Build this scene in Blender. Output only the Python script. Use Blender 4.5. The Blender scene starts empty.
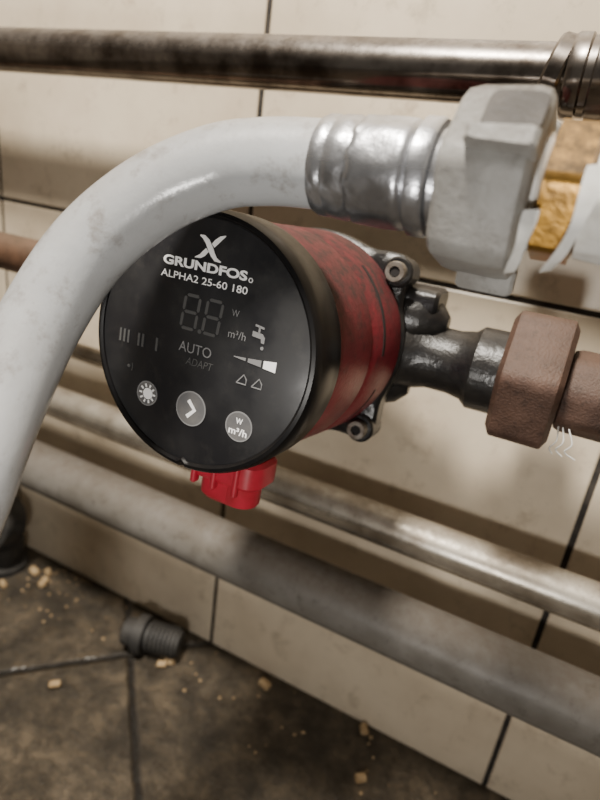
import bpy, bmesh, math, random
from mathutils import Matrix, Vector
random.seed(4)
S=0.001
OFF=Vector((0,-380,445))
def W(p): return (Vector(p)+OFF)*S
col=bpy.context.scene.collection

# ------------------------------------------------------------ materials
def newmat(name):
    m=bpy.data.materials.new(name); m.use_nodes=True
    nt=m.node_tree; b=nt.nodes['Principled BSDF']
    return m,nt,b
def noise(nt,scale,detail=6,rough=.6,vec=None):
    tc=nt.nodes.new('ShaderNodeTexCoord'); n=nt.nodes.new('ShaderNodeTexNoise')
    n.inputs['Scale'].default_value=scale; n.inputs['Detail'].default_value=detail; n.inputs['Roughness'].default_value=rough
    nt.links.new(tc.outputs['Object'],n.inputs['Vector']); return n
def ramp(nt,src,p0,p1,c0=(0,0,0,1),c1=(1,1,1,1)):
    r=nt.nodes.new('ShaderNodeValToRGB'); e=r.color_ramp.elements
    e[0].position=p0;e[1].position=p1;e[0].color=c0;e[1].color=c1
    nt.links.new(src,r.inputs[0]); return r
def mixc(nt,fac,a,b):
    m=nt.nodes.new('ShaderNodeMix'); m.data_type='RGBA'
    for sock,v in ((m.inputs[0],fac),(m.inputs[6],a),(m.inputs[7],b)):
        if hasattr(v,'is_output'): nt.links.new(v,sock)
        elif isinstance(v,(int,float)): sock.default_value=v
        else: sock.default_value=tuple(v)+((1,) if len(v)==3 else ())
    return m.outputs[2]
def math_(nt,op,a,b=None,c=None):
    m=nt.nodes.new('ShaderNodeMath'); m.operation=op
    for i,v in enumerate((a,b,c)):
        if v is None: continue
        if hasattr(v,'is_output'): nt.links.new(v,m.inputs[i])
        else: m.inputs[i].default_value=v
    return m.outputs[0]
def mat(name,c1,c2=None,scale=60,lo=.4,hi=.65,rough=.5,metal=0,dust=0,dustc=(.22,.17,.12),bump=0,bscale=400,rvar=0,spec=.5,coat=0,speck=0,speckc=(.05,.04,.03),spscale=250,dlo=.1,dhi=.95):
    m,nt,b=newmat(name)
    c2=c2 or c1
    n=noise(nt,scale); r=ramp(nt,n.outputs[0],lo,hi)
    c=mixc(nt,r.outputs[0],c1,c2)
    if speck:
        ns=noise(nt,spscale,8,.75); rs=ramp(nt,ns.outputs[0],.54,.68)
        c=mixc(nt,math_(nt,'MULTIPLY',rs.outputs[0],speck),c,speckc)
    if dust>0:
        g=nt.nodes.new('ShaderNodeNewGeometry'); sp=nt.nodes.new('ShaderNodeSeparateXYZ')
        nt.links.new(g.outputs['Normal'],sp.inputs[0])
        r2=ramp(nt,sp.outputs['Z'],dlo,dhi)
        n2=noise(nt,scale*5,8,.7); r3=ramp(nt,n2.outputs[0],.3,.65)
        f=math_(nt,'MULTIPLY',math_(nt,'MULTIPLY',r2.outputs[0],math_(nt,'MULTIPLY_ADD',r3.outputs[0],.6,.4)),dust)
        c=mixc(nt,f,c,dustc)
        rr=math_(nt,'MULTIPLY_ADD',f,.9-rough,rough); nt.links.new(rr,b.inputs['Roughness'])
        if metal: nt.links.new(math_(nt,'MULTIPLY_ADD',f,-metal*.9,metal),b.inputs['Metallic'])
    else:
        b.inputs['Roughness'].default_value=rough
        if rvar:
            nt.links.new(math_(nt,'MULTIPLY_ADD',r.outputs[0],rvar,rough),b.inputs['Roughness'])
        b.inputs['Metallic'].default_value=metal
    nt.links.new(c,b.inputs['Base Color'])
    b.inputs['Specular IOR Level'].default_value=spec
    b.inputs['Coat Weight'].default_value=coat
    if bump:
        n3=noise(nt,bscale,4); bp=nt.nodes.new('ShaderNodeBump'); bp.inputs['Strength'].default_value=bump; bp.inputs['Distance'].default_value=.001
        nt.links.new(n3.outputs[0],bp.inputs['Height']); nt.links.new(bp.outputs[0],b.inputs['Normal'])
    return m
M={}
M['tile']=mat('wall_tile_glaze',(.80,.69,.53),(.52,.42,.30),scale=7,lo=.38,hi=.78,rough=.32,rvar=.2,speck=.4,speckc=(.22,.155,.095),spscale=35)
M['grout']=mat('wall_grout',(.022,.019,.017),(.06,.05,.042),scale=90,rough=.9)
M['paint']=mat('plaster_paint',(.30,.27,.23),(.24,.21,.18),scale=10,rough=.8)
M['chrome']=mat('tarnished_chrome',(.28,.25,.225),(.085,.068,.056),scale=45,lo=.42,hi=.68,rough=.18,metal=.95,dust=.55,dustc=(.06,.045,.034),speck=.6,spscale=160,dlo=-.1)
M['steel']=mat('galvanised_steel',(.54,.50,.43),(.29,.25,.20),scale=40,rough=.23,metal=.85,dust=.7,dustc=(.20,.165,.125),speck=.5)
M['greypipe']=mat('grey_plastic_pipe',(.20,.188,.17),(.14,.128,.11),scale=25,rough=.38,dust=.8,dustc=(.115,.09,.067),bump=.15,speck=.55,spscale=120,dlo=.2)
M['brownpipe']=mat('rusty_steel_pipe',(.14,.075,.045),(.07,.04,.025),scale=60,rough=.5,metal=.3,dust=.4,bump=.3)
M['rust']=mat('rusted_iron',(.055,.028,.019),(.11,.060,.042),scale=70,lo=.35,hi=.7,rough=.55,bump=.6,bscale=800,dust=.3,dustc=(.12,.085,.06),speck=.7,speckc=(.018,.010,.007),spscale=200)
M['cast']=mat('black_cast_iron',(.007,.007,.008),(.018,.017,.016),scale=80,rough=.28,bump=.5,bscale=240,dust=.3,dustc=(.055,.045,.036))
M['red']=mat('red_enamel',(.25,.011,.026),(.13,.008,.016),scale=30,lo=.35,hi=.7,rough=.38,metal=.15,dust=1,dustc=(.026,.016,.013),speck=.65,speckc=(.04,.011,.011),spscale=150,dlo=-.3,dhi=.55,bump=.35,bscale=500)
M['redplug']=mat('red_plastic',(.50,.022,.048),(.36,.018,.03),scale=60,rough=.35,dust=.3,dustc=(.2,.03,.03))
M['black']=mat('black_plastic',(.005,.005,.006),(.008,.0075,.0075),scale=70,rough=.3,dust=.25,dustc=(.022,.018,.015),spec=.2)
M['glass']=mat('display_glass',(.014,.014,.016),(.024,.024,.025),scale=30,rough=.33,rvar=.2,speck=.25,speckc=(.06,.057,.053),spscale=90,spec=.35)
M['white']=mat('white_print',(.95,.95,.95),rough=.6)
M['grey']=mat('grey_print',(.19,.19,.195),rough=.6)
M['dim']=mat('dim_print',(.075,.075,.075),rough=.5)
M['btn']=mat('button_grey',(.10,.10,.105),(.15,.145,.14),scale=80,rough=.45)
M['hose']=mat('grey_rubber_hose',(.46,.475,.49),(.34,.345,.35),scale=16,lo=.4,hi=.75,rough=.22,dust=.5,dustc=(.15,.12,.095),bump=.2,bscale=150,speck=.6,speckc=(.16,.13,.105),spscale=70)
M['ferrule']=mat('crimped_aluminium',(.48,.49,.52),(.27,.27,.28),scale=60,rough=.27,metal=.88,bump=.4,bscale=130,speck=.3,dust=.3,dustc=(.22,.19,.16))
M['nutgrey']=mat('grey_plastic_nut',(.30,.295,.28),(.21,.20,.185),scale=60,rough=.5,dust=.85,dustc=(.05,.04,.032),bump=.3,speck=.4,dlo=.3,dhi=.9)
M['nutdark']=mat('recess_shade',(.022,.018,.016),(.05,.043,.037),scale=90,rough=.6,bump=.3)  # near-black colour painting in the shade of the nut's recess
M['brass']=mat('tarnished_brass',(.42,.23,.045),(.13,.075,.026),scale=70,lo=.42,hi=.70,rough=.3,metal=.9,bump=.15,dust=.85,dustc=(.04,.028,.018),dlo=-.1,dhi=.5)
M['ptfe']=mat('ptfe_tape',(.78,.78,.75),(.60,.59,.55),scale=100,rough=.7)
M['bolt']=mat('zinc_bolt',(.30,.28,.25),(.14,.115,.09),scale=150,rough=.4,metal=.8)
M['dark']=mat('dark_slot',(.01,.008,.008),rough=.9)
M['rubber']=mat('black_rubber',(.02,.02,.02),(.04,.038,.035),scale=80,rough=.55,dust=.4,dustc=(.08,.07,.06))
M['pellet']=mat('wood_pellet',(.50,.36,.20),(.36,.24,.12),scale=150,rough=.85)

# ------------------------------------------------------------ mesh helpers
def finish(bm,name,m,parent=None,angle=35):
    bmesh.ops.recalc_face_normals(bm,faces=bm.faces)
    me=bpy.data.meshes.new(name); bm.to_mesh(me); bm.free()
    for v in me.vertices: v.co=W(v.co)
    me.materials.append(M[m] if isinstance(m,str) else m)
    me.polygons.foreach_set('use_smooth',[True]*len(me.polygons))
    me.set_sharp_from_angle(angle=math.radians(angle))
    o=bpy.data.objects.new(name,me); col.objects.link(o)
    if parent:
        o.parent=parent; o.matrix_parent_inverse=parent.matrix_basis.inverted()
    return o
def empty(name,p):
    e=bpy.data.objects.new(name,None); e.empty_display_size=.02; col.objects.link(e); e.location=W(p)
    return e
def frame(o,u,v,w):
    m=Matrix.Identity(4)
    for i,c in enumerate((u,v,w,o)):
        for j in range(3): m[j][i]=c[j]
    return m
def FX(y,z): return frame((0,y,z),(0,1,0),(0,0,1),(1,0,0))
def FZ(x,y): return frame((x,y,0),(1,0,0),(0,1,0),(0,0,1))
def lathe_bm(bm,F,st,f=None,n=64,cap=True):
    rings=[]
    for (h,r) in st:
        ring=[]
        for i in range(n):
            p=2*math.pi*i/n
            rr=r*(f(p,h) if f else 1)
            ring.append(bm.verts.new(F@Vector((rr*math.cos(p),rr*math.sin(p),h))))
        rings.append(ring)
    for a,b in zip(rings,rings[1:]):
        for i in range(n): bm.faces.new((a[i],a[(i+1)%n],b[(i+1)%n],b[i]))
    if cap:
        bm.faces.new(rings[0]); bm.faces.new(rings[-1])
def lathe(name,m,F,st,parent=None,f=None,n=64,cap=True,angle=35):
    bm=bmesh.new(); lathe_bm(bm,F,st,f,n,cap); return finish(bm,name,m,parent,angle)
def hexf(k=6,cut=.95,rot=0):
    def f(p,h):
        a=(p+rot)%(2*math.pi/k)-math.pi/k
        return min(math.cos(math.pi/k)/math.cos(a),cut)
    return f
def prism_bm(bm,F,pts,h0,h1,bev=0):
    n=len(pts)
    cx=sum(p[0] for p in pts)/n; cy=sum(p[1] for p in pts)/n
    def sh(p,b):
        d=math.hypot(p[0]-cx,p[1]-cy); k=(d-b)/d if d>0 else 1
        return (cx+(p[0]-cx)*k,cy+(p[1]-cy)*k)
    lev=[(h0,bev),(h0+bev,0),(h1-bev,0),(h1,bev)] if bev else [(h0,0),(h1,0)]
    rings=[[bm.verts.new(F@Vector((*sh(p,b),h))) for p in pts] for h,b in lev]
    for a,b in zip(rings,rings[1:]):
        for i in range(n): bm.faces.new((a[i],a[(i+1)%n],b[(i+1)%n],b[i]))
    bm.faces.new(rings[0]); bm.faces.new(rings[-1])
def box_bm(bm,F,c,s,bev=0):
    x,y,z=c;a,b,d=[q/2 for q in s]
    r=min(bev,a*.99,b*.99)
    pts=[]
    if r>0:
        for (sx,sy,st) in ((1,1,0),(-1,1,90),(-1,-1,180),(1,-1,270)):
            for k in range(5):
                t=math.radians(st+k*22.5); pts.append((x+sx*(a-r)+r*math.cos(t),y+sy*(b-r)+r*math.sin(t)))
    else: pts=[(x-a,y-b),(x+a,y-b),(x+a,y+b),(x-a,y+b)]
    prism_bm(bm,F,pts,z-d,z+d,min(bev*.6,d*.5,2) if bev else 0)
def catmull(P,k=10):
    P=[Vector(p) for p in P]; out=[]
    Q=[P[0]*2-P[1]]+P+[P[-1]*2-P[-2]]
    for i in range(1,len(Q)-2):
        a,b,c,d=Q[i-1:i+3]
        for j in range(k):
            t=j/k
            out.append(.5*((2*b)+(c-a)*t+(2*a-5*b+4*c-d)*t*t+(3*b-a-3*c+d)*t**3))
    out.append(P[-1]); return out
def sweep(name,m,P,r,parent=None,n=32,k=10,rf=None):
    C=catmull(P,k); bm=bmesh.new(); rings=[]
    T=[(C[min(i+1,len(C)-1)]-C[max(i-1,0)]).normalized() for i in range(len(C))]
    u=T[0].orthogonal().normalized()
    for i,(c,t) in enumerate(zip(C,T)):
        u=(u-t*u.dot(t)).normalized(); v=t.cross(u)
        rr=r if rf is None else rf(i/len(C))
        rings.append([bm.verts.new(c+rr*(math.cos(2*math.pi*q/n)*u+math.sin(2*math.pi*q/n)*v)) for q in range(n)])
    for a,b in zip(rings,rings[1:]):
        for i in range(n): bm.faces.new((a[i],a[(i+1)%n],b[(i+1)%n],b[i]))
    bm.faces.new(rings[0]);bm.faces.new(rings[-1])
    return finish(bm,name,m,parent,50)

# ------------------------------------------------------------ room
WX=1100
bm=bmesh.new()
TW,TH=275.5,197
def quadbox(bm,x0,x1,z0,z1,y0,y1):
    e=1.2
    a=[(x0,z0),(x1,z0),(x1,z1),(x0,z1)]; b=[(x0+e,z0+e),(x1-e,z0+e),(x1-e,z1-e),(x0+e,z1-e)]
    A=[bm.verts.new((x,y1,z)) for x,z in a];B=[bm.verts.new((x,y0+.7,z)) for x,z in a];Cc=[bm.verts.new((x,y0,z)) for x,z in b]
    for p,q in ((A,B),(B,Cc)):
        for i in range(4): bm.faces.new((p[i],p[(i+1)%4],q[(i+1)%4],q[i]))
    bm.faces.new(Cc); bm.faces.new(A)
wall=empty('wall_back',(0,382,0))
for i in range(-4,5):
    for j in range(0,8):
        x0=-231+i*TW; z0=-445+j*TH
        quadbox(bm,max(x0+2.1,-WX),min(x0+TW-2.1,WX),z0+(0 if j==0 else 1.8),z0+TH-1.8,380,386)
finish(bm,'tiles','tile',wall,20)
bm=bmesh.new(); box_bm(bm,Matrix.Identity(4),(0,432,-445+TH*4),(WX*2,100,TH*8)); 
finish(bm,'grout_bed','grout',wall)
# floor with diagonal tiles
m,nt,b=newmat('floor_tile')
tc=nt.nodes.new('ShaderNodeTexCoord'); sp=nt.nodes.new('ShaderNodeSeparateXYZ'); nt.links.new(tc.outputs['Object'],sp.inputs[0])
cx,cy=-.286,-.056
dx=math_(nt,'SUBTRACT',sp.outputs['X'],cx); dy=math_(nt,'SUBTRACT',sp.outputs['Y'],cy)
p=math_(nt,'MULTIPLY',math_(nt,'ADD',dx,dy),.7071); q=math_(nt,'MULTIPLY',math_(nt,'SUBTRACT',dx,dy),.7071)
nd=noise(nt,60,3); wob=math_(nt,'MULTIPLY_ADD',nd.outputs[0],.012,-.006)
def dist(x):
    f=math_(nt,'FRACT',math_(nt,'ADD',math_(nt,'DIVIDE',math_(nt,'ADD',x,math_(nt,'MULTIPLY',wob,.4)),.3),.5)); return math_(nt,'ABSOLUTE',math_(nt,'SUBTRACT',f,.5))
dd=math_(nt,'MINIMUM',dist(p),dist(q))
gm=ramp(nt,dd,.005,.016)
n1=noise(nt,14,8,.7); r1=ramp(nt,n1.outputs[0],.38,.66,(.036,.028,.019,1),(.165,.128,.086,1))
n2=noise(nt,45,8,.8); r2=ramp(nt,n2.outputs[0],.44,.60)
c=mixc(nt,math_(nt,'MULTIPLY',r2.outputs[0],.75),r1.outputs[0],(.024,.019,.013))
c=mixc(nt,gm.outputs[0],(.016,.013,.01),c)
nt.links.new(c,b.inputs['Base Color']); b.inputs['Roughness'].default_value=.4
bp=nt.nodes.new('ShaderNodeBump'); bp.inputs['Strength'].default_value=.8; bp.inputs['Distance'].default_value=.003
nt.links.new(math_(nt,'ADD',gm.outputs[0],math_(nt,'MULTIPLY',r2.outputs[0],.3)),bp.inputs['Height']); nt.links.new(bp.outputs[0],b.inputs['Normal'])
bm=bmesh.new(); box_bm(bm,Matrix.Identity(4),(0,-500,-455),(WX*2+100,1964,20)); finish(bm,'floor',m)
for sx,nm in ((-1,'wall_left'),(1,'wall_right')):
    bm=bmesh.new(); box_bm(bm,Matrix.Identity(4),(sx*(WX+25),-550,-445+TH*4),(50,1860,TH*8)); finish(bm,nm,'paint')

# ------------------------------------------------------------ pipes
def pipe(name,m,y,z,r,x0=-WX,x1=WX):
    return lathe(name,m,FX(y,z),[(x0,r),(x1,r)],n=48)
def support(parent,y,z,r,x):
    bm=bmesh.new()
    lathe_bm(bm,FX(y,z),[(x-7,r+.2),(x-7,r+2),(x+7,r+2),(x+7,r+.2)],None,40,False)
    lathe_bm(bm,frame((x,0,z),(1,0,0),(0,0,-1),(0,1,0)),[(y+r,4),(380,4)],None,16)
    lathe_bm(bm,frame((x,0,z),(1,0,0),(0,0,-1),(0,1,0)),[(377,14),(380,14)],None,24)
    return finish(bm,'wall_bracket','bolt',parent)
tp=empty('chrome_pipe',(0,323,61.5)); a=pipe('pipe_tube','chrome',323,61.5,14.2); a.parent=tp;a.matrix_parent_inverse=tp.matrix_basis.inverted()
lathe('coupling','chrome',FX(323,61.5),[(-30,14),(-30,17.5),(-28.5,18.5),(-23,18.5),(-22,17.3),(-19,17.3),(-18,19.5),(12,19.5),(14,17),(14,14)],tp,cap=False)
support(tp,323,61.5,14.2,-600); support(tp,323,61.5,14.2,500)
cl=empty('pipe_clamp',(-37,323,61)) 
FCL=frame((-35,323,61.5),(0,1,0),Vector((.22,0,.975)),Vector((.975,0,-.22)))
bm=bmesh.new()
lathe_bm(bm,FCL,[(-4,14.6),(-4.3,17),(-3,18),(3,18),(4.3,17),(4,14.6)],None,48,False)
box_bm(bm,FCL,(-16,-15,0),(5,13,8),1.5); box_bm(bm,FCL,(-9,-18,0),(5,11,8),1.5)
finish(bm,'clamp_band','chrome',cl)
bm=bmesh.new(); lathe_bm(bm,frame((-38,0,44.5),(1,0,0),(0,0,-1),(0,1,0)),[(302,3),(320,3)],hexf(),24); finish(bm,'clamp_screw','bolt',cl)

sp_=empty('steel_pipe',(0,335,-213)); a=pipe('pipe_tube','steel',335,-213,14); a.parent=sp_;a.matrix_parent_inverse=sp_.matrix_basis.inverted()
support(sp_,335,-213,14,-650); support(sp_,335,-213,14,450)
s2=empty('steel_pipe',(0,352,-176)); a=pipe('pipe_tube','steel',356,-168,7.5,-WX,-190)
a.parent=s2;a.matrix_parent_inverse=s2.matrix_basis.inverted()
sweep('bend','steel',[(-191,356,-168),(-180,356,-168),(-168,357,-168),(-160,364,-168),(-158,372,-168),(-158,380,-168)],7.5,s2,n=24)
gp=empty('grey_drain_pipe',(0,320,-276)); a=pipe('pipe_tube','greypipe',320,-276,21.5); a.parent=gp;a.matrix_parent_inverse=gp.matrix_basis.inverted()
support(gp,320,-276,21.5,-620); support(gp,320,-276,21.5,420)

# ------------------------------------------------------------ circulation pump
th=math.radians(6.5)
Fc=Vector((-129.0,181,-66.6))
FP=frame(Fc,(1,0,0),(0,math.sin(th),math.cos(th)),(0,-math.cos(th),math.sin(th)))
pump=empty('circulation_pump',Fc)
AX=Fc+127*Vector((0,math.cos(th),-math.sin(th)))
AY,AZ=AX.y,AX.z
def notch(p,h):
    a=(p+math.pi/2+math.pi)%(2*math.pi)-math.pi
    return 1-.03*max(0,1-abs(a)/.03) if h>-3 else 1
lathe('black_cover','black',FP,[(-1.2,49.8),(0,50.2),(.7,51.2),(.3,52.6),(-1.5,53.7),(-5,54.2),(-21,54.2),(-23,53.2),(-24,50)],pump,n=160,cap=False,f=notch)
lathe('display_glass','glass',FP,[(-3,50.2),(-.8,50.2),(-.5,49.7)],pump,n=96)
lathe('motor_shell','red',FP,[(-18,50),(-23,52),(-25,52.8),(-60,54.0),(-62,53.2),(-63,53.2),(-65,54.4),(-99,56.0),(-104,55.5),(-106,50)],pump,n=96)
def slot(s0,s1,p0,p1,R=52.0):
    bm=bmesh.new(); n=20; A=[]
    for i in range(n+1):
        p=math.radians(p0+(p1-p0)*i/n)
        A.append([bm.verts.new(FP@Vector((r*math.cos(p),r*math.sin(p),-s))) for r,s in ((R,s0),(R,s1),(R-1.5,s1),(R-1.5,s0))])
    for a,b in zip(A,A[1:]):
        for k in range(4): bm.faces.new((a[k],a[(k+1)%4],b[(k+1)%4],b[k]))
    bm.faces.new(A[0]);bm.faces.new(A[-1])
    finish(bm,'slot','dark',pump)
slot(75,78,2,50,55.15); slot(84,86,-42,-18,55.5); slot(75,77,105,150,55.0); slot(75,77,195,235,55.0)
def flangef(p,h):
    a=(p%(math.pi/2))-math.pi/4
    return 1+.21*math.exp(-(a/.20)**2)
lathe('housing_flange','cast',FP,[(-102,50),(-103,55),(-105,57),(-115,57),(-117,53),(-118,46)],pump,f=flangef,n=160)
for k,pa in enumerate((42,135,225,315)):
    p=math.radians(pa); o=FP@Vector((62.5*math.cos(p),62.5*math.sin(p),0))
    F=frame(o,FP.col[0].xyz,FP.col[1].xyz,FP.col[2].xyz)
    lathe('bolt_boss','cast',F,[(-115,8),(-100.5,8),(-99.5,7)],pump,n=32)
    bm=bmesh.new(); lathe_bm(bm,F,[(-100,5.4),(-94.8,5.4),(-94,4.9),(-94,2.8),(-97,2.4)],None,32); finish(bm,'bolt','bolt',pump)
    lathe('bolt_socket','dark',F,[(-97.2,2.7),(-95,2.6)],pump,f=hexf(6,1),n=24)
lathe('volute','cast',FP,[(-110,49),(-115,50),(-123,51),(-133,50),(-143,44),(-151,34),(-155,20)],pump,n=64,f=lambda p,h:1+.05*math.cos(p-.6))
lathe('port_arm','cast',FX(AY,AZ),[(-202,22),(-197,22),(-195,17),(-185,17),(-176,24),(-165,30),(-130,36),(-94,33),(-82,28),(-72,21),(-60,17.5),(-48,17.5),(-40,19),(-36,22.5),(-22.5,22.5)],pump,n=48)
bm=bmesh.new()
box_bm(bm,FX(AY,AZ+30),(0,0,-76),(26,14,30),5); 
lathe_bm(bm,FX(AY-2,AZ+20),[(-98,12),(-94,15),(-84,16.5),(-70,15),(-60,10),(-55,4)],None,32)
finish(bm,'port_bulge','cast',pump)
lathe('port_bulge','cast',FX(AY-6,AZ-20),[(-98,10),(-94,13),(-84,13),(-74,9),(-68,3)],pump,n=32)
# red plug (w = downward, v = away from viewer)
FD=frame(Fc,(1,0,0),-FP.col[2].xyz,-FP.col[1].xyz)
bm=bmesh.new()
box_bm(bm,FD,(5,36,60),(40,26,14),8)
box_bm(bm,FD,(6,36,71),(29,22,13),9)
for k in (-8,3,15): box_bm(bm,FD,(k,24,63),(3,5,15),1.4)
finish(bm,'control_plug','redplug',pump)
lathe('plug_gland','redplug',FD@Matrix.Translation((14,33,0)),[(60,9),(75,9),(76.5,8),(76.5,5),(74,4.5)],pump,n=32)

# ---- printed face
def flat(name,polys,m,z=-.35):
    bm=bmesh.new()
    for P in polys:
        t=[bm.verts.new(FP@Vector((x,y,z+.12))) for x,y in P]; bt=[bm.verts.new(FP@Vector((x,y,z-.2))) for x,y in P]
        n=len(P)
        bm.faces.new(t)
        for i in range(n): bm.faces.new((t[i],t[(i+1)%n],bt[(i+1)%n],bt[i]))
    return finish(bm,name,m,pump)
def disc(x,y,r,n=40): return [(x+r*math.cos(2*math.pi*i/n),y+r*math.sin(2*math.pi*i/n)) for i in range(n)]
def stroke(P,w):
    out=[]
    ws=w if isinstance(w,(list,tuple)) else [w]*len(P)
    L=[];R=[]
    for i,pt in enumerate(P):
        a=Vector(P[max(i-1,0)]);b=Vector(P[min(i+1,len(P)-1)]); t=(b-a).normalized(); nn=Vector((-t.y,t.x))*ws[i]/2
        L.append(Vector(pt)+nn);R.append(Vector(pt)-nn)
    for i in range(len(P)-1): out.append([tuple(L[i]),tuple(L[i+1]),tuple(R[i+1]),tuple(R[i])])
    return out
def text(name,s,x,y,w,h,m,z=-.35,bold=0,shear=0):
    cu=bpy.data.curves.new(name,'FONT'); cu.body=s; cu.size=1; cu.offset=bold; cu.shear=shear; cu.resolution_u=4
    to=bpy.data.objects.new(name,cu); col.objects.link(to)
    bpy.context.view_layer.update()
    me=bpy.data.meshes.new_from_object(to.evaluated_get(bpy.context.evaluated_depsgraph_get()))
    bpy.data.objects.remove(to)
    xs=[v.co.x for v in me.vertices]; ys=[v.co.y for v in me.vertices]
    x0,x1,y0,y1=min(xs),max(xs),min(ys),max(ys)
    for v in me.vertices:
        v.co=W(FP@Vector((x+((v.co.x-x0)/(x1-x0)-.5)*w, y+((v.co.y-y0)/(y1-y0)-.5)*h, z+.12)))
    me.materials.clear(); me.materials.append(M[m])
    for p in me.polygons: p.material_index=0
    o=bpy.data.objects.new(name,me); col.objects.link(o); o.parent=pump; o.matrix_parent_inverse=pump.matrix_basis.inverted()
text('brand_text','GRUNDFOS',-1.8,31.2,40,3.8,'white',bold=.038)
flat('registered_mark',stroke([(19.8+.8*math.cos(t*.5),30+.8*math.sin(t*.5)) for t in range(14)],.3),'white')
text('type_text','ALPHA2 25-60 180',-1.5,25.8,41.5,2.9,'white',bold=.01)
lg=[]
lg+=stroke([(-5.4,42.8),(-3.6,42.4),(-1.8,41.0),(-.2,38.8),(1.4,36.4),(3.0,34.8),(5.4,34.2)],[.5,1.6,2.1,2.4,2.1,1.6,.5])
lg+=stroke([(6.2,44.2),(4.2,43),(2.4,41.4),(1.0,39.8)],[.3,1.5,2.0,1.8])
lg+=stroke([(-1.4,37.8),(-2.8,36.2),(-4.2,35.0),(-6.8,34.2)],[1.8,2.0,1.5,.3])
flat('logo',lg,'white')
def seg8(cx,cy,w,h):
    t=1.3; sk=.08; g=.5; out=[]
    def pt(x,y): return (cx+x+sk*y,cy+y)
    hw,hh=w/2,h/2
    for yy in (hh,0,-hh): out.append([pt(-hw+g+.6,yy-t/2),pt(hw-g-.6,yy-t/2),pt(hw-g,yy),pt(hw-g-.6,yy+t/2),pt(-hw+g+.6,yy+t/2),pt(-hw+g,yy)])
    for xx in (-hw,hw):
        for y0 in (-hh,0): out.append([pt(xx-t/2,y0+g+.6),pt(xx,y0+g),pt(xx+t/2,y0+g+.6),pt(xx+t/2,y0+hh-g-.6),pt(xx,y0+hh-g),pt(xx-t/2,y0+hh-g-.6)])
    return out
flat('digits',seg8(-5.5,12.5,7,13.5)+seg8(5.3,12.5,7,13.5)+[disc(0,5.8,.9,12)],'dim')
text('unit_w','W',15.5,16.5,3.4,2.6,'grey'); text('unit_flow','m³/h',17.5,8.4,8,3.2,'grey')
text('auto_text','AUTO',-1,-1.8,16,4.2,'grey'); text('adapt_text','ADAPT',2,-7.2,13.5,3.1,'dim',shear=.2)
bars=[]
for cx_,n_ in ((-38,3),(-29,2),(-20.5,1)):
    for k in range(n_): bars.append([(cx_+(k-(n_-1)/2)*2.2-.5,-7.2),(cx_+(k-(n_-1)/2)*2.2+.5,-7.2),(cx_+(k-(n_-1)/2)*2.2+.5,-1.6),(cx_+(k-(n_-1)/2)*2.2-.5,-1.6)])
flat('speed_bars',bars,'dim')
flat('wedge_dark',[[(17.5,-.2),(23,-.7),(23,.5),(17.5,.1)]],'grey')
flat('wedge_mid',[[(24,-.9),(30,-1.4),(30,1.2),(24,.6)]],'grey'); flat('wedge_light',[[(31,-1.6),(36.5,-2.1),(36.5,2.0),(31,1.3)]],'white')
tri=[]
for cx_ in (22.5,29.5): tri+=stroke([(cx_-2.2,-10),(cx_+2.2,-10),(cx_+2.2,-8),(cx_+.8,-6.2),(cx_-2.2,-10)],.45)
flat('curve_icons',tri,'grey')
# tap symbol: handle, body, spout and drop
flat('tap_icon',[[(25,14.4),(29,13.8),(29,13),(25,13.6)],[(26.6,13.6),(27.4,13.5),(27.4,11.4),(26.6,11.5)],[(24.2,11.6),(28.6,11.2),(29.8,9.8),(29.8,7.6),(28.4,7.8),(28.2,9.2),(24.2,9.6)]]+[disc(29.2,5.8,.7,12)],'grey')
flat('led_icon',[disc(-34,-17,.8,12)]+stroke([(-32.6+.6*math.cos(t),-17+2*math.sin(t)) for t in (-1,-.5,0,.5,1)],.3),'dim')
BT=((-22.5,-26.5,5.2),(.8,-26.8,7.2),(24.6,-27.5,6.0))
for x,y,r in BT: flat('button',[disc(x,y,r)],'btn')
for x,y,r in BT: flat('button_rim',stroke([(x+r*math.cos(t*math.pi/24),y+r*math.sin(t*math.pi/24)) for t in range(49)],.55),'grey',-.3)
sun=[disc(-22.0,-26.5,2.5,24)]
for k in range(10):
    t=k*math.pi/5; sun+=stroke([(-22.2+2.9*math.cos(t),-26.5+2.9*math.sin(t)),(-22.3+4.3*math.cos(t),-26.5+4.3*math.sin(t))],.8)
flat('sun_icon',sun,'white',-.2)
flat('chevron_icon',stroke([(-.7,-23.4),(2.8,-27),(-.7,-30.6)],1.7),'white',-.2)
text('btn_w','W',24.6,-25.2,3.2,2.5,'white',z=-.2,bold=.025); text('btn_flow','m³/h',24.6,-29.6,8.6,3.1,'white',z=-.2,bold=.025)

# ------------------------------------------------------------ unions + pump line
def nut_st(x0,x1,R): return [(x0,R*.86),(x0+2.5,R*.99),(x0+3.5,R),(x1-3.5,R),(x1-2.5,R*.99),(x1,R*.86)]
un=empty('union_nut',(-8,AY,AZ+2))
lathe('hex_nut','rust',FX(AY,AZ+1.5),nut_st(-22.4,8,37.5),un,f=hexf(6,.975,.2),n=96,angle=25)
un2=empty('union_nut',(-219,AY,AZ))
lathe('hex_nut','rust',FX(AY,AZ),nut_st(-235,-202.1,37.5),un2,f=hexf(6,.955,.35),n=96,angle=25)
rp=empty('rusty_pipe',(40,AY,AZ))
lathe('adapter','rust',FX(AY,AZ),[(8.1,17),(9,21),(12,22.3),(34,22.3),(37,21),(37,15)],rp,f=hexf(8,.96,.2),n=64)
lathe('pipe_tube','brownpipe',FX(AY,AZ),[(30,14),(WX,14)],rp,n=48)
support(rp,AY,AZ,14,450)
lp=empty('rusty_pipe',(-400,AY,AZ))
lathe('pipe_tube','brownpipe',FX(AY,AZ),[(-WX,14.3),(-237,14.3)],lp,n=48)
lathe('adapter','rust',FX(AY,AZ),[(-262,16),(-260,19),(-238,19),(-235.1,19)],lp,n=48)
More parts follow.
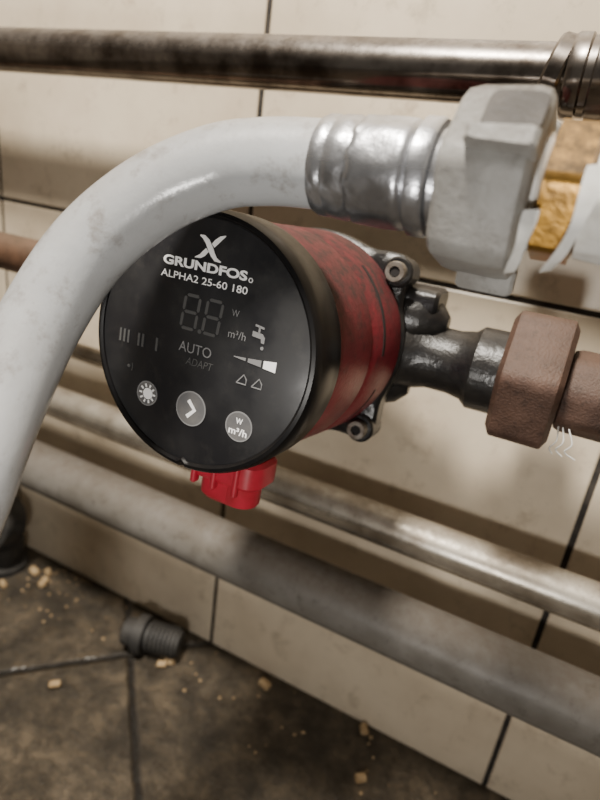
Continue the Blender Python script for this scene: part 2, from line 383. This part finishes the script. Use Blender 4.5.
support(lp,AY,AZ,14.3,-620)

# ------------------------------------------------------------ hose
HY,HZ=182,5.8
hs=empty('flexible_hose',(-130,165,-10))
sweep('rubber_tube','hose',[(-66,HY,HZ),(-86,HY,HZ),(-104,180,4.6),(-122,175,.3),(-141.5,165,-12),(-157,152,-31.5),(-163.5,136.5,-56),(-162,119,-80),(-157,101,-104),(-155,82,-145),(-160,72,-250),(-185,75,-370),(-250,85,-423),(-360,80,-431),(-600,60,-431)],14.0,hs,n=48,k=12)
def crimp(p,h):
    if -86<h<-68: return 1+.01*math.cos(12*p)*math.sin(h*1.1)
    if -67<h<-54: return 1+.018*math.cos(8*p)*math.sin((h+67)/13*math.pi)
    return 1
st=[(-83.5,13.9),(-83.5,15.1),(-82,15.6),(-80,15.7),(-79,15.3),(-78,15.3),(-77,15.8),(-73,15.9),(-71.5,15.4),(-70.5,15.4),(-69.5,16.2)]+[(-68+1.5*i,16.3) for i in range(10)]+[(-53.5,15.9),(-52.5,15.2),(-51.5,16.7),(-51,17.3),(-46.5,17.3),(-45.5,16.6),(-45,14.5),(-40,13),(-38,13)]
lathe('crimp_ferrule','ferrule',FX(HY,HZ),st,hs,f=crimp,n=80,cap=False)
cn=empty('hose_coupling_nut',(-30,HY,HZ))
lathe('nut_body','nutgrey',FX(HY,HZ-.3),[(-41.5,15),(-42,20.5),(-41.5,24.3),(-40,26.4),(-36.5,27.3),(-22,28.0),(-19,27.4),(-17.5,25),(-17,21),(-17,16)],cn,f=hexf(6,.955,math.radians(15)),n=120,cap=False,angle=30)
bm=bmesh.new()
for p in (159,279,39):
    p=math.radians(p); c_,s_=math.cos(p),math.sin(p)
    F=frame((-25.5,HY+c_*25,HZ+s_*25),(1,0,0),(0,-s_,c_),(0,c_,s_))
    pts=[(-9,-1.6),(-7,-2.2),(7.6,-2.7),(8.6,-2),(8.6,2),(7.6,2.7),(-7,2.2),(-9,1.6)]
    prism_bm(bm,F,pts,-3,5.5 if p>4 else 6.5,1.2)
finish(bm,'grip_wings','nutgrey',cn)
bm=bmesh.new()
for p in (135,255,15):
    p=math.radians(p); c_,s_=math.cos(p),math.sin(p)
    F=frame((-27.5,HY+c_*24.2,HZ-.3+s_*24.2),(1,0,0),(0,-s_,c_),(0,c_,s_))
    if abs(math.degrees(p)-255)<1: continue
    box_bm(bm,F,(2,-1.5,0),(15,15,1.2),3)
finish(bm,'recess_shade_panel','nutdark',cn)  # dark plates painted as the recess shade on the nut faces
br=empty('brass_fitting',(-8,HY,HZ))
lathe('thread','brass',FX(HY,HZ),[(-38,12.5)]+[(-37+i*.75,12.6+.5*(i%2)) for i in range(32)]+[(-12.5,13)],br,n=48)
lathe('hex_body','brass',FX(HY,HZ),[(-15.5,15),(-14.5,19.8),(-4.5,19.8),(-3.5,15.5)],br,f=hexf(6,.97,.2),n=72,angle=25)
lathe('body','brass',FX(HY,HZ),[(-4.5,13),(12,13),(12,19),(34,19),(34,13)],br,n=48)
sweep('elbow','brass',[(30,HY,HZ),(48,HY,HZ),(60,HY+5,HZ),(65,HY+18,HZ),(65,HY+60,HZ),(65,380,HZ)],12,br,n=32)
lathe('tape_wrap','ptfe',FX(HY,HZ),[(-18.5,13.2),(-18,15.3),(-16,15.5),(-14.8,14)],br,n=48,f=lambda p,h:1+.03*math.sin(7*p)+.02*math.sin(13*p+h))
lathe('tape_wrap','ptfe',FX(HY,HZ),[(-3.8,13.2),(-3.2,15.8),(4,16.2),(10,15),(11.5,13)],br,n=48,f=lambda p,h:1+.03*math.sin(6*p+h)+.02*math.sin(13*p+h))
def band(name,P,wd,parent):
    C=catmull(P,6); bm=bmesh.new(); A=[]
    for i,c_ in enumerate(C):
        t=i/(len(C)-1); w=Vector(wd).lerp(Vector((wd[0]*.6,wd[1]+1.2,wd[2])),t)*(1+.15*math.sin(9*t))
        A.append([bm.verts.new(c_+w+Vector((0,.2,0))),bm.verts.new(c_-w+Vector((0,.2,0))),bm.verts.new(c_-w-Vector((0,.2,0))),bm.verts.new(c_+w-Vector((0,.2,0)))])
    for a,b in zip(A,A[1:]):
        for k in range(4): bm.faces.new((a[k],a[(k+1)%4],b[(k+1)%4],b[k]))
    bm.faces.new(A[0]);bm.faces.new(A[-1])
    finish(bm,name,'ptfe',parent)
band('tape_tail',[(-15.2,161.5,1),(-15.2,160.5,-3),(-15.6,161,-8),(-16.3,164,-12),(-17.5,169,-16)],(1.9,0,.3),br)
band('tape_tail',[(-3.2,162.5,13),(-3.2,161,6),(-4,161.5,-2),(-6,164,-9),(-8.5,168,-14)],(2.2,0,.4),br)
for dx_ in (0,3,7):
    sweep('thread_strand','ptfe',[(11+dx_*.7,AY-18,AZ-14),(12+dx_,AY-22,AZ-20),(10+dx_,AY-21,AZ-25),(12+dx_*1.5,AY-20,AZ-28)],.35,rp,n=8)

# ------------------------------------------------------------ things on the floor
hc=empty('hose_connector',(-272,338,-428))
FH=frame((-272,338,-426),(.28,-.96,0),(0,0,1),(-.96,-.28,0))
st=[(-30,11),(-29,12.5)]
for i in range(7): st+=[(-27+i*4.2,12.5),(-26+i*4.2,15),(-24.2+i*4.2,15),(-23.6+i*4.2,12.5)]
st+=[(4,12.5),(5,18.5),(14,18.5),(15,14),(26,13),(28,11)]
lathe('ribbed_connector','rubber',FH,st,hc,n=40)
dc=empty('drain_cap',(-484,338,-420))
FH=frame((-484,332,-378),(1,0,0),(0,.35,.94),(0,-.94,.35))
lathe('cap_body','rubber',FH,[(-18,18),(-17,28),(0,28),(2,31),(8,31),(9,28),(9,20),(4,18),(4,10),(12,9),(12,3)],dc,n=48)
lathe('cap_neck','rubber',FZ(-488,344),[(-445,24),(-438,24),(-436,17),(-425,17),(-424,21),(-412,21),(-411,16),(-378,15)],dc,n=40)
bm=bmesh.new()
pl=[(-315,261),(-248,337),(-158,364),(-47,329),(-252,330),(-450,352),(-438,360),(-428,345),(-460,320),(-60,372),(-40,300)]
for x,y in pl:
    a=random.random()*3.14; r=random.uniform(3.0,4.4); L=random.uniform(4,6.5)
    F=frame((x,y,-445+r*.97),(-math.sin(a),math.cos(a),0),(0,0,1),(math.cos(a),math.sin(a),0))
    lathe_bm(bm,F,[(-L,r*.6),(-L*.8,r),(L*.8,r*.95),(L,r*.5)],lambda p,h:1+.08*math.sin(3*p+x),14)
for i in range(90):
    x=random.choice((random.uniform(-450,-380),random.uniform(-460,60))); y=375-abs(random.gauss(0,45)); r=random.uniform(.5,1.6)
    F=FZ(x,y); lathe_bm(bm,F,[(-445,r*.8),(-445+r*.8,r),(-445+r*1.4,r*.5)],None,6)
finish(bm,'wood_pellets','pellet')

# ------------------------------------------------------------ light
w=bpy.data.worlds.new('World'); bpy.context.scene.world=w; w.use_nodes=True
bg=w.node_tree.nodes['Background']; bg.inputs[0].default_value=(1,.92,.80,1); bg.inputs[1].default_value=.09
def area(name,loc,tgt,size,power,colr):
    l=bpy.data.lights.new(name,'AREA'); l.size=size; l.energy=power; l.color=colr; l.shape='DISK'
    o=bpy.data.objects.new(name,l); col.objects.link(o); o.location=W(loc)
    o.rotation_euler=(W(tgt)-W(loc)).to_track_quat('-Z','Y').to_euler()
area('ceiling_lamp',(-200,-120,760),(-80,300,-150),.15,23,(1,.93,.82))
area('front_fill',(10,-150,-130),(-80,300,-160),.05,.95,(1,.96,.90))  # added low frontal fill for specular highlights, not an actual lamp here

# ------------------------------------------------------------ camera
cam=bpy.data.cameras.new('camera'); co=bpy.data.objects.new('camera',cam); col.objects.link(co)
bx=Vector((0.885,0.448,0.128)).normalized(); bz=Vector((0.380,-0.852,0.359)); bz=(bz-bx*bz.dot(bx)).normalized(); by=bz.cross(bx)
mm=frame(W((0,0,0)),bx,by,bz); co.matrix_world=mm
cam.sensor_fit='VERTICAL'; cam.sensor_height=36; cam.lens=25.29; cam.clip_start=.01; cam.clip_end=20
cam.dof.use_dof=True; cam.dof.focus_distance=.225; cam.dof.aperture_fstop=8
bpy.context.scene.camera=co
